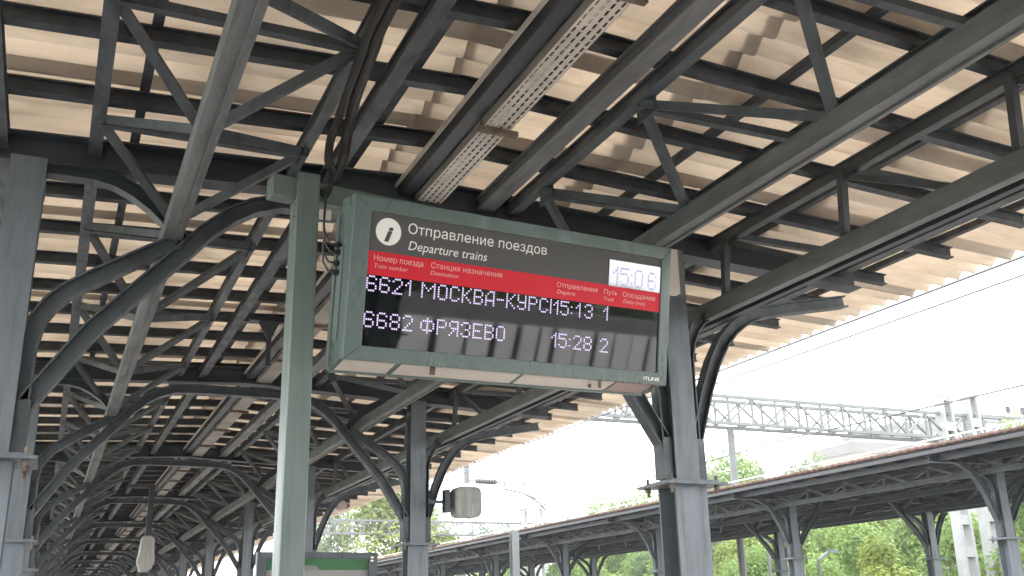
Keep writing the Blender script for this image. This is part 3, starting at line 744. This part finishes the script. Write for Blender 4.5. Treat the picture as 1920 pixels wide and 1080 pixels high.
b_ = mg.node_tree.nodes["Principled BSDF"]; b_.inputs["Roughness"].default_value = .05; b_.inputs["Transmission Weight"].default_value = 1.0; b_.inputs["IOR"].default_value = 1.15
part("glass_pane", q, mg, ib)
for dz_ in (-.045, -.075):
    q = MB(); q.box(W2 - .015, W2 + .01, -.046, -.041, H + dz_ - .008, H + dz_ + .008); part("lock", q, M_white, ib)

# ------------------------------------------------------------------ electrification: portals, pylons, wires
def pylon(x, y, top, label, group=None):
    e = empty("concrete_pylon", (x, y, TB), label, "pylon", group)
    h = top - TB; q = MB(); wd, dp = .62, .42
    n = int(h / 1.15); ls_ = h / n
    def wat(z): return wd * (1 - .28 * z / h)
    for s_ in (-1, 1):
        q.add([(s_ * wat(0) / 2 - .065, -dp / 2, 0), (s_ * wat(0) / 2 + .065, -dp / 2, 0), (s_ * wat(0) / 2 + .065, dp / 2, 0), (s_ * wat(0) / 2 - .065, dp / 2, 0),
               (s_ * wat(h) / 2 - .065, -dp / 2, h), (s_ * wat(h) / 2 + .065, -dp / 2, h), (s_ * wat(h) / 2 + .065, dp / 2, h), (s_ * wat(h) / 2 - .065, dp / 2, h)],
              [(0, 3, 2, 1), (4, 5, 6, 7), (0, 1, 5, 4), (1, 2, 6, 5), (2, 3, 7, 6), (3, 0, 4, 7)])
    part("shaft", q, M_conc, e)
    for i in range(n + 1):
        q = MB(); z0 = i * ls_ - (.22 if i else 0); ww = wat(min(h, max(0, z0))) / 2 - .06; q.box(-ww, ww, -dp / 2 + .02, dp / 2 - .02, z0, z0 + .36 if i < n else h - .001); part("rung", q, M_conc, e)
    return e
PY = 29.0
pylon(31.9, PY, 8.05, "left one of the two tall concrete pylons with square holes, nearer portal", None)
pylon(33.35, PY, 8.30, "right one of the two tall concrete pylons with square holes, nearer portal", None)
def portal(x0, x1, y, zb, zt, label, panels, dep=.8):
    e = empty("catenary_portal", (x0, y, zb), label, "portal truss")
    L = x1 - x0; h = zt - zb
    for yy in (0, dep):
        for zz in (0, h):
            q = MB(); q.sweep([(0, yy, zz), (L, yy, zz)], rect(.115, .115), (0, 1, 0)); part("chord", q, M_port, e)
    st = L / panels
    for i in range(panels):
        a = i * st; b = a + st
        for yy in (0, dep):
            q = MB(); q.sweep([(a, yy, .05), (b, yy, h - .05)] if i % 2 else [(a, yy, h - .05), (b, yy, .05)], rect(.065, .065), (0, 1, 0)); part("diagonal", q, M_port, e)
            q = MB(); q.sweep([(a, yy, .05), (a, yy, h - .05)], rect(.07, .07), (0, 1, 0)); part("vertical", q, M_port, e)
        q = MB(); q.sweep([(a, 0, 0.07), (b, dep, 0.07)] if i % 2 else [(a, dep, 0.07), (b, 0, 0.07)], rect(.04, .04), (0, 0, 1)); part("bottom_lacing", q, M_port, e)
    return e
portal(8.0, 35.0, PY, 6.38, 7.34, "long pale lattice portal truss spanning above the far canopy to the twin pylons", 26)
portal(14.0, 38.0, 77.0, 6.45, 7.45, "small distant pale lattice portal truss seen low between the columns", 24)
pylon(35.6, 77, 8.6, "left one of the small distant twin pylons at the far portal"); pylon(37.0, 77, 8.8, "right one of the small distant twin pylons at the far portal")
# insulators standing on portals
for bx_, by_, bz_ in ((35.3, PY, 7.40), (38.6, 77, 7.5)):
    e = empty("insulator_beam", (bx_, by_, bz_), "thin beam with three standing insulators at the portal's end" if by_ < 50 else "distant thin beam with three standing insulators", "insulators")
    q = MB(); q.box(-1.6, 2.2, -.05, .05, -.05, .05); part("beam", q, M_port, e)
    for i in range(3):
        q = MB(); x_ = .2 + i * .85
        q.tube([(x_, 0, .05), (x_, 0, .2)], .03, 6)
        for k in range(4): q.tube([(x_, 0, .2 + k * .07), (x_, 0, .25 + k * .07)], .10, 8)
        part("insulator", q, M_wire, e)
# support post standing between the tracks and the drop arm
q = MB(); q.sweep([(11.35, 25.2, TB), (11.35, 25.2, 2.22)], Ibeam(.20, .2, .016, .014), (1, 0, 0)); thing("support_post", q, M_port, "plain pale steel post standing in front of the far canopy", "post")
for (x_, y_, z_, lb) in ((21.95, 29.6, 6.35, "slim pale mast under the portal truss, left of the far building"), (24.6, 31.5, 5.3, "thin signal mast beside the portal mast, left of the far building")):
    q = MB(); q.tube([(x_, y_, TB), (x_, y_, z_)], .13 if z_ > 6 else .06, 8)
    if z_ < 6: q.box(x_ - .12, x_ + .12, y_ - .1, y_ + .1, 4.3, 4.9); q.box(x_ - .18, x_ + .18, y_ - .1, y_ + .1, 3.7, 3.8)
    thing("mast", q, M_port, lb, "mast")
ar = empty("contact_wire_support", (11.5, PY, 6.38), "drop tube with insulator and steady arm hanging in the sky above the loudspeaker", "catenary support")
q = MB(); q.box(-.07, .07, -.07, .07, -2.42, 0); part("drop_tube", q, M_port, ar)
q = MB(); q.tube([(.07, 0, -2.33), (.32, 0, -2.33)], .03, 6); q.tube([(1.0, 0, -2.35), (2.1, 0, -2.38)], .025, 6); q.tube([(1.95, 0, -2.38), (1.95, 0, -2.15)], .03, 6); part("support_rod", q, M_port, ar)
q = MB()
for k in range(8): q.tube([(.32 + k * .085, 0, -2.34), (.38 + k * .085, 0, -2.34)], .085, 8)
q.tube([(.3, 0, -2.34), (1.02, 0, -2.34)], .05, 8); part("insulator", q, M_wire, ar)
q = MB(); q.tube([(1.28, 0, -2.36), (1.28, 0, -2.55), (1.9, 0, -2.66), (2.3, 0, -2.85), (2.75, 0, -3.2)], .03, 6); q.tube([(1.9, 0, -2.66), (2.45, 0, -2.84), (2.9, 0, -3.18)], .022, 6); part("steady_arm", q, M_port, ar)
def wire(pts, r, label, sag=0.0):
    q = MB(); P = []
    for i in range(len(pts) - 1):
        a, b = Vector(pts[i]), Vector(pts[i + 1])
        for k in range(12):
            t = k / 12; p = a.lerp(b, t); p.z -= sag * 4 * t * (1 - t); P.append(p)
    P.append(Vector(pts[-1])); q.tube(P, r, 5)
    return thing("overhead_wire", q, M_wire, label, "wire")
wire([(10.3, -20, 3.95), (10.2, 29, 3.98)], .02, "upper of the two overhead wires close below the corrugated eave", 0.0)
wire([(10.3, -20, 3.65), (10.3, 29, 3.86)], .014, "thin lower overhead wire close below the corrugated eave", 0.0)
wire([(24.0, -20, 5.95), (24.0, 29, 5.95), (23.8, 77, 6.0)], .03, "overhead wire crossing in front of the twin pylons", .25)
wire([(25.5, -20, 6.6), (25.5, 29, 6.6), (25.4, 77, 6.6)], .016, "faint overhead wire above the far canopy roof", .3)
wire([(12.9, -20, 3.9), (13.2, 29, 3.55), (13.2, 77, 3.6)], .008, "faint overhead wire over the middle track", .02)

# ------------------------------------------------------------------ buildings
def building(name, x0, x1, y0, y1, z1, label, wins, roof_h, cat="building"):
    e = empty(name, ((x0 + x1) / 2, y0, TB), label, cat)
    hw = (x1 - x0) / 2; hh = z1 - TB; dp = y1 - y0
    q = MB(); q.box(-hw, hw, 0, dp, 0, hh - roof_h); part("wall", q, M_bld, e)
    q = MB(); q.box(-hw - .3, hw + .3, -.3, dp, hh - roof_h, hh); part("roof", q, M_bld2, e)
    nx, nz, ww, wh, z0, dzw = wins
    for j in range(nz):
        for i in range(nx):
            cx = -hw + (i + .5) * 2 * hw / nx
            q = MB(); q.box(cx - ww / 2, cx + ww / 2, -.12, .05, z0 + j * dzw, z0 + j * dzw + wh); part("window", q, M_win, e)
    return e
building("apartment_building", 138, 165, 148, 160, 30.6, "long low beige building with a row of dark windows behind the far canopy roof", (9, 9, 1.5, 1.9, 3.2, 3.1), 2.0)
building("apartment_building", 160, 185, 158, 175, 37.5, "taller pale building beside the twin pylons, stepped roof", (9, 12, 1.4, 1.7, 2.6, 3.1), 1.2)
building("apartment_building", 178, 196, 160, 178, 40.5, "tallest beige building block, right of the twin pylons, with one dark window near its top", (3, 12, 1.5, 1.6, 5.3, 3.15), 1.0)
q = MB(); q.tube([(166, 158, 37.5), (166, 158, 44), (165.8, 158, 50)], .12, 6); thing("roof_antenna", q, M_wire, "thin aerial mast rising behind the pylons", "antenna")

# ------------------------------------------------------------------ trees
def crown_mesh(name, n, seed, R, Hc, leaf, ml, clumps=14, tall=1.0):
    r = random.Random(seed); q = MB(); C = []
    for k in range(clumps):
        a = r.uniform(0, 2 * math.pi); zz = r.uniform(0.0, 1.0); rad = R * (0.75 * math.sin(math.pi * min(1, zz * 0.85 + .18))) * r.uniform(.35, 1)
        C.append((rad * math.cos(a), rad * math.sin(a), Hc * zz, R * r.uniform(.28, .5)))
    for i in range(n):
        cx, cy, cz, cr = C[r.randrange(clumps)]
        d = Vector((r.gauss(0, 1), r.gauss(0, 1), r.gauss(0, 1))).normalized() * cr * (r.uniform(.35, 1.08) ** .6)
        p = Vector((cx, cy, cz)) + Vector((d.x, d.y, d.z * tall))
        nn = (d.normalized() + Vector((r.uniform(-1, 1), r.uniform(-1, 1), r.uniform(-.4, 1))) * .9).normalized()
        t = nn.orthogonal().normalized(); t.rotate(Matrix.Rotation(r.uniform(0, 6.28), 3, nn)); b = nn.cross(t)
        l = leaf * r.uniform(.6, 1.35)
        q.add([p - t * l, p + b * l * .45, p + t * l, p - b * l * .45], [(0, 1, 2, 3)])
    me = q.mesh(name); me.materials.append(ml); return me
def trunk_mesh(h, R, seed):
    r = random.Random(seed); q = MB()
    q.sweep([(0, 0, 0), (.05, 0, h * .4), (0, .08, h * .95)], [(.2 * math.cos(i * math.pi / 4), .2 * math.sin(i * math.pi / 4)) for i in range(8)], (1, 0, 0))
    for k in range(7):
        a = r.uniform(0, 6.28); z0 = h * r.uniform(.45, .85)
        q.tube([(0, 0, z0), (R * .35 * math.cos(a), R * .35 * math.sin(a), z0 + h * .15), (R * .7 * math.cos(a), R * .7 * math.sin(a), z0 + h * .35)], .06, 5)
    me = q.mesh("trunk"); me.materials.append(M_bark); return me
CR = [crown_mesh("crown", 9000, 11, 3.4, 6.0, .135, M_leaf[0], 18), crown_mesh("crown", 9000, 12, 3.0, 6.6, .13, M_leaf[1], 17),
      crown_mesh("crown", 9500, 13, 3.6, 6.4, .135, M_leaf[2], 19), crown_mesh("crown", 6500, 14, 2.6, 7.2, .12, M_leaf[3], 22, 1.2),
      crown_mesh("crown", 9500, 15, 3.8, 5.4, .135, M_leaf[0], 16)]
TK = [trunk_mesh(4.2, 3.2, 3), trunk_mesh(3.4, 2.6, 5)]
def tree(x, y, z0, h, kind, label, group=None, wide=1.0):
    s_ = h / 9.6
    e = empty("deciduous_tree", (x, y, z0), label, "tree", group, rz=rnd.uniform(0, 6.28)); e.scale = (s_ * wide, s_ * wide, s_)
    link("trunk", TK[kind % 2], None, e); o = link("crown", CR[kind], None, e, loc=(0, 0, 2.6))
    return e
# (X/Y, top Z/Y, Y, kind, label)
sky_trees = [
 (.262, .118, 88, 3, "tall silvery-leaved tree between the third and second right columns", 1.0),
 (.235, .095, 95, 3, "smaller silvery tree left of the tall one between the columns", 1.0),
 (.312, .150, 80, 1, "big yellow-green tree filling the gap left of the second right column", 1.3),
 (.345, .120, 92, 0, "green tree partly hidden behind the second right column", 1.0),
 (.375, .088, 84, 3, "thin-leaved tree just right of the second right column under the loudspeaker", 1.0),
 (.415, .096, 105, 3, "hazy green tree left of the distant twin pylons", 1.1),
 (.440, .094, 100, 0, "low green treetop beside the distant twin pylons", 1.0),
 (.56, .126, 75, 0, "leftmost treetop of the clump left of the near right column", .8),
 (.585, .130, 77, 3, "middle treetop of the clump left of the near right column", .8),
 (.615, .136, 76, 0, "rightmost treetop of the clump left of the near right column", .9),
 (.700, .168, 62, 3, "pointed tree just right of the near right column above the far roof", .7),
 (.738, .186, 64, 0, "round bright green tree above the far roof, left of the portal mast", .95),
 (.765, .172, 66, 0, "lower green tree under the portal mast above the far roof", .8),
 (.855, .186, 66, 3, "loose feathery tree above the far roof, left of the beige building", 1.0),
 (1.245, .262, 60, 0, "small green treetop at the right edge above the far roof", .6),
]
for tx, tz, ty, kd, lb, wd in sky_trees:
    tree(tx * ty, ty, TB, (tz * ty - TB) * 1.0, kd, lb, None, wd)
lbs = ["bright green tree in the wood beyond the far platform", "yellow-green tree in the wood beyond the far platform", "dark green tree in the wood beyond the far platform"]
i = 0
for row, (xb, hh) in enumerate(((30, 5.6), (35, 7.2), (41, 8.8))):
    y_ = 14 + row * 1.5
    while y_ < 96:
        kd = rnd.choice((0, 0, 1, 2, 4)); k3 = 1 if kd == 1 else (2 if kd == 2 else 0)
        xx = xb + rnd.uniform(-1.4, 1.4) + max(0, (y_ - 40)) * .12
        if 1.02 < (xx - 1) / y_ < 1.20 and y_ < 31: y_ += 4; continue
        tree(xx, y_, TB, hh * rnd.uniform(.88, 1.12), kd, lbs[k3] + ", " + ("front row", "middle row", "back row")[row], "trees of the wood beyond the far platform", 1.15)
        y_ += rnd.uniform(3.6, 5.2); i += 1
# ground cover under the wood
g = MB(); g.add([(28.5, -40, TB + .02), (80, -40, TB + 3.5), (80, 220, TB + 3.5), (28.5, 220, TB + .02)], [(0, 1, 2, 3)]); struct("embankment", g, M_grass)
sh = MB(); r = random.Random(5)
for k in range(9000):
    y_ = r.uniform(8, 110); x_ = 27.6 + r.uniform(0, 3.4) + y_ * .02; z_ = TB + abs(r.gauss(0, 1)) * 1.1
    p = Vector((x_, y_, z_)); nn = Vector((r.uniform(-1, 1), r.uniform(-1, 1), r.uniform(-.3, 1))).normalized(); t = nn.orthogonal().normalized(); b = nn.cross(t); l = r.uniform(.12, .26)
    sh.add([p - t * l, p + b * l * .5, p + t * l, p - b * l * .5], [(0, 1, 2, 3)])
o = link("undergrowth", sh.mesh("undergrowth"), M_leaf[0], kind="stuff"); tag(o, "green undergrowth along the edge of the wood beyond the far platform", "bushes")
# small lamp post in the wood's edge, sign lantern
q = MB(); q.tube([(23.4, 27.4, FL), (23.4, 27.4, 1.62), (23.9, 27.4, 1.9)], .05, 6); q.box(23.85, 24.2, 27.3, 27.5, 1.85, 1.95); thing("lamp_post", q, M_port, "small white lamp post in front of the wood under the far canopy", "lamp post")

# ------------------------------------------------------------------ what stands behind the viewer (seen mirrored in the board's glass)
fe = empty("panel_fence", (12, -11.2, TB), "pale panel fence behind the viewer, mirrored in the board's glass", "fence")
a = Vector((0, 0, 0)); dv = Vector((.955, -.297, 0)); nv = Vector((.297, .955, 0))
rr_ = random.Random(3)
t_ = 0.0
while t_ < 24:
    wd = rr_.choice((.85, 1.1, .55, 1.0))
    q = MB(); p0 = dv * t_; p1 = dv * (t_ + wd)
    q.add([p0, p1, p1 - nv * .05, p0 - nv * .05, p0 + Vector((0, 0, 2.75)), p1 + Vector((0, 0, 2.75)), p1 - nv * .05 + Vector((0, 0, 2.75)), p0 - nv * .05 + Vector((0, 0, 2.75))],
          [(0, 3, 2, 1), (4, 5, 6, 7), (0, 1, 5, 4), (1, 2, 6, 5), (2, 3, 7, 6), (3, 0, 4, 7)])
    part("fence_panel", q, M_fence, fe); t_ += wd + rr_.choice((.12, .2, .35))
q = MB(); p0 = -nv * .2; p1 = dv * 24 - nv * .2
q.add([p0, p1, p1 - nv * .3, p0 - nv * .3, p0 + Vector((0, 0, 2.65)), p1 + Vector((0, 0, 2.65)), p1 - nv * .3 + Vector((0, 0, 2.65)), p0 - nv * .3 + Vector((0, 0, 2.65))],
      [(0, 3, 2, 1), (4, 5, 6, 7), (0, 1, 5, 4), (1, 2, 6, 5), (2, 3, 7, 6), (3, 0, 4, 7)]); part("backing_wall", q, M_fpost, fe)
q = MB(); p0 = Vector((11.5, -14.5, TB)); p1 = p0 + dv * 30
q.add([p0, p1, p1 - nv * .3, p0 - nv * .3, p0 + Vector((0, 0, 3.0)), p1 + Vector((0, 0, 3.0)), p1 - nv * .3 + Vector((0, 0, 3.0)), p0 - nv * .3 + Vector((0, 0, 3.0))],
      [(0, 3, 2, 1), (4, 5, 6, 7), (0, 1, 5, 4), (1, 2, 6, 5), (2, 3, 7, 6), (3, 0, 4, 7)]); thing("concrete_wall", q, M_wall, "grey concrete wall behind the panel fence, mirrored in the glass", "wall")
for k in range(13):
    p = Vector((9, -20, TB)) + dv * (k * 3.1)
    tree(p.x, p.y - rnd.uniform(0, 4), TB, 4.0 * rnd.uniform(.9, 1.15), 2 if k % 3 else 0, "tree behind the viewer beyond the concrete wall, mirrored in the glass", "trees behind the viewer", 1.3)
building("low_building", 9, 17, -34, -26, 2.6, "low building behind the viewer beyond the wall", (4, 1, 1.2, 1.2, 1.6, 3), .3)

# ------------------------------------------------------------------ thin volume added to wash out the distance like lens flare
hb = MB(); hb.box(-70, 215, -70, 215, -3.9, 53); hz = struct("flare_haze", hb, None); hz["kind"] = "stuff"
hm = bpy.data.materials.new("flare_haze"); hm.use_nodes = True; hn = hm.node_tree.nodes; hn.clear()
ho = hn.new("ShaderNodeOutputMaterial"); hv = hn.new("ShaderNodeVolumePrincipled")
hv.inputs["Color"].default_value = (0.95, 0.96, 0.97, 1); hv.inputs["Density"].default_value = 0.0007
hm.node_tree.links.new(hv.outputs[0], ho.inputs["Volume"]); hz.data.materials.append(hm)
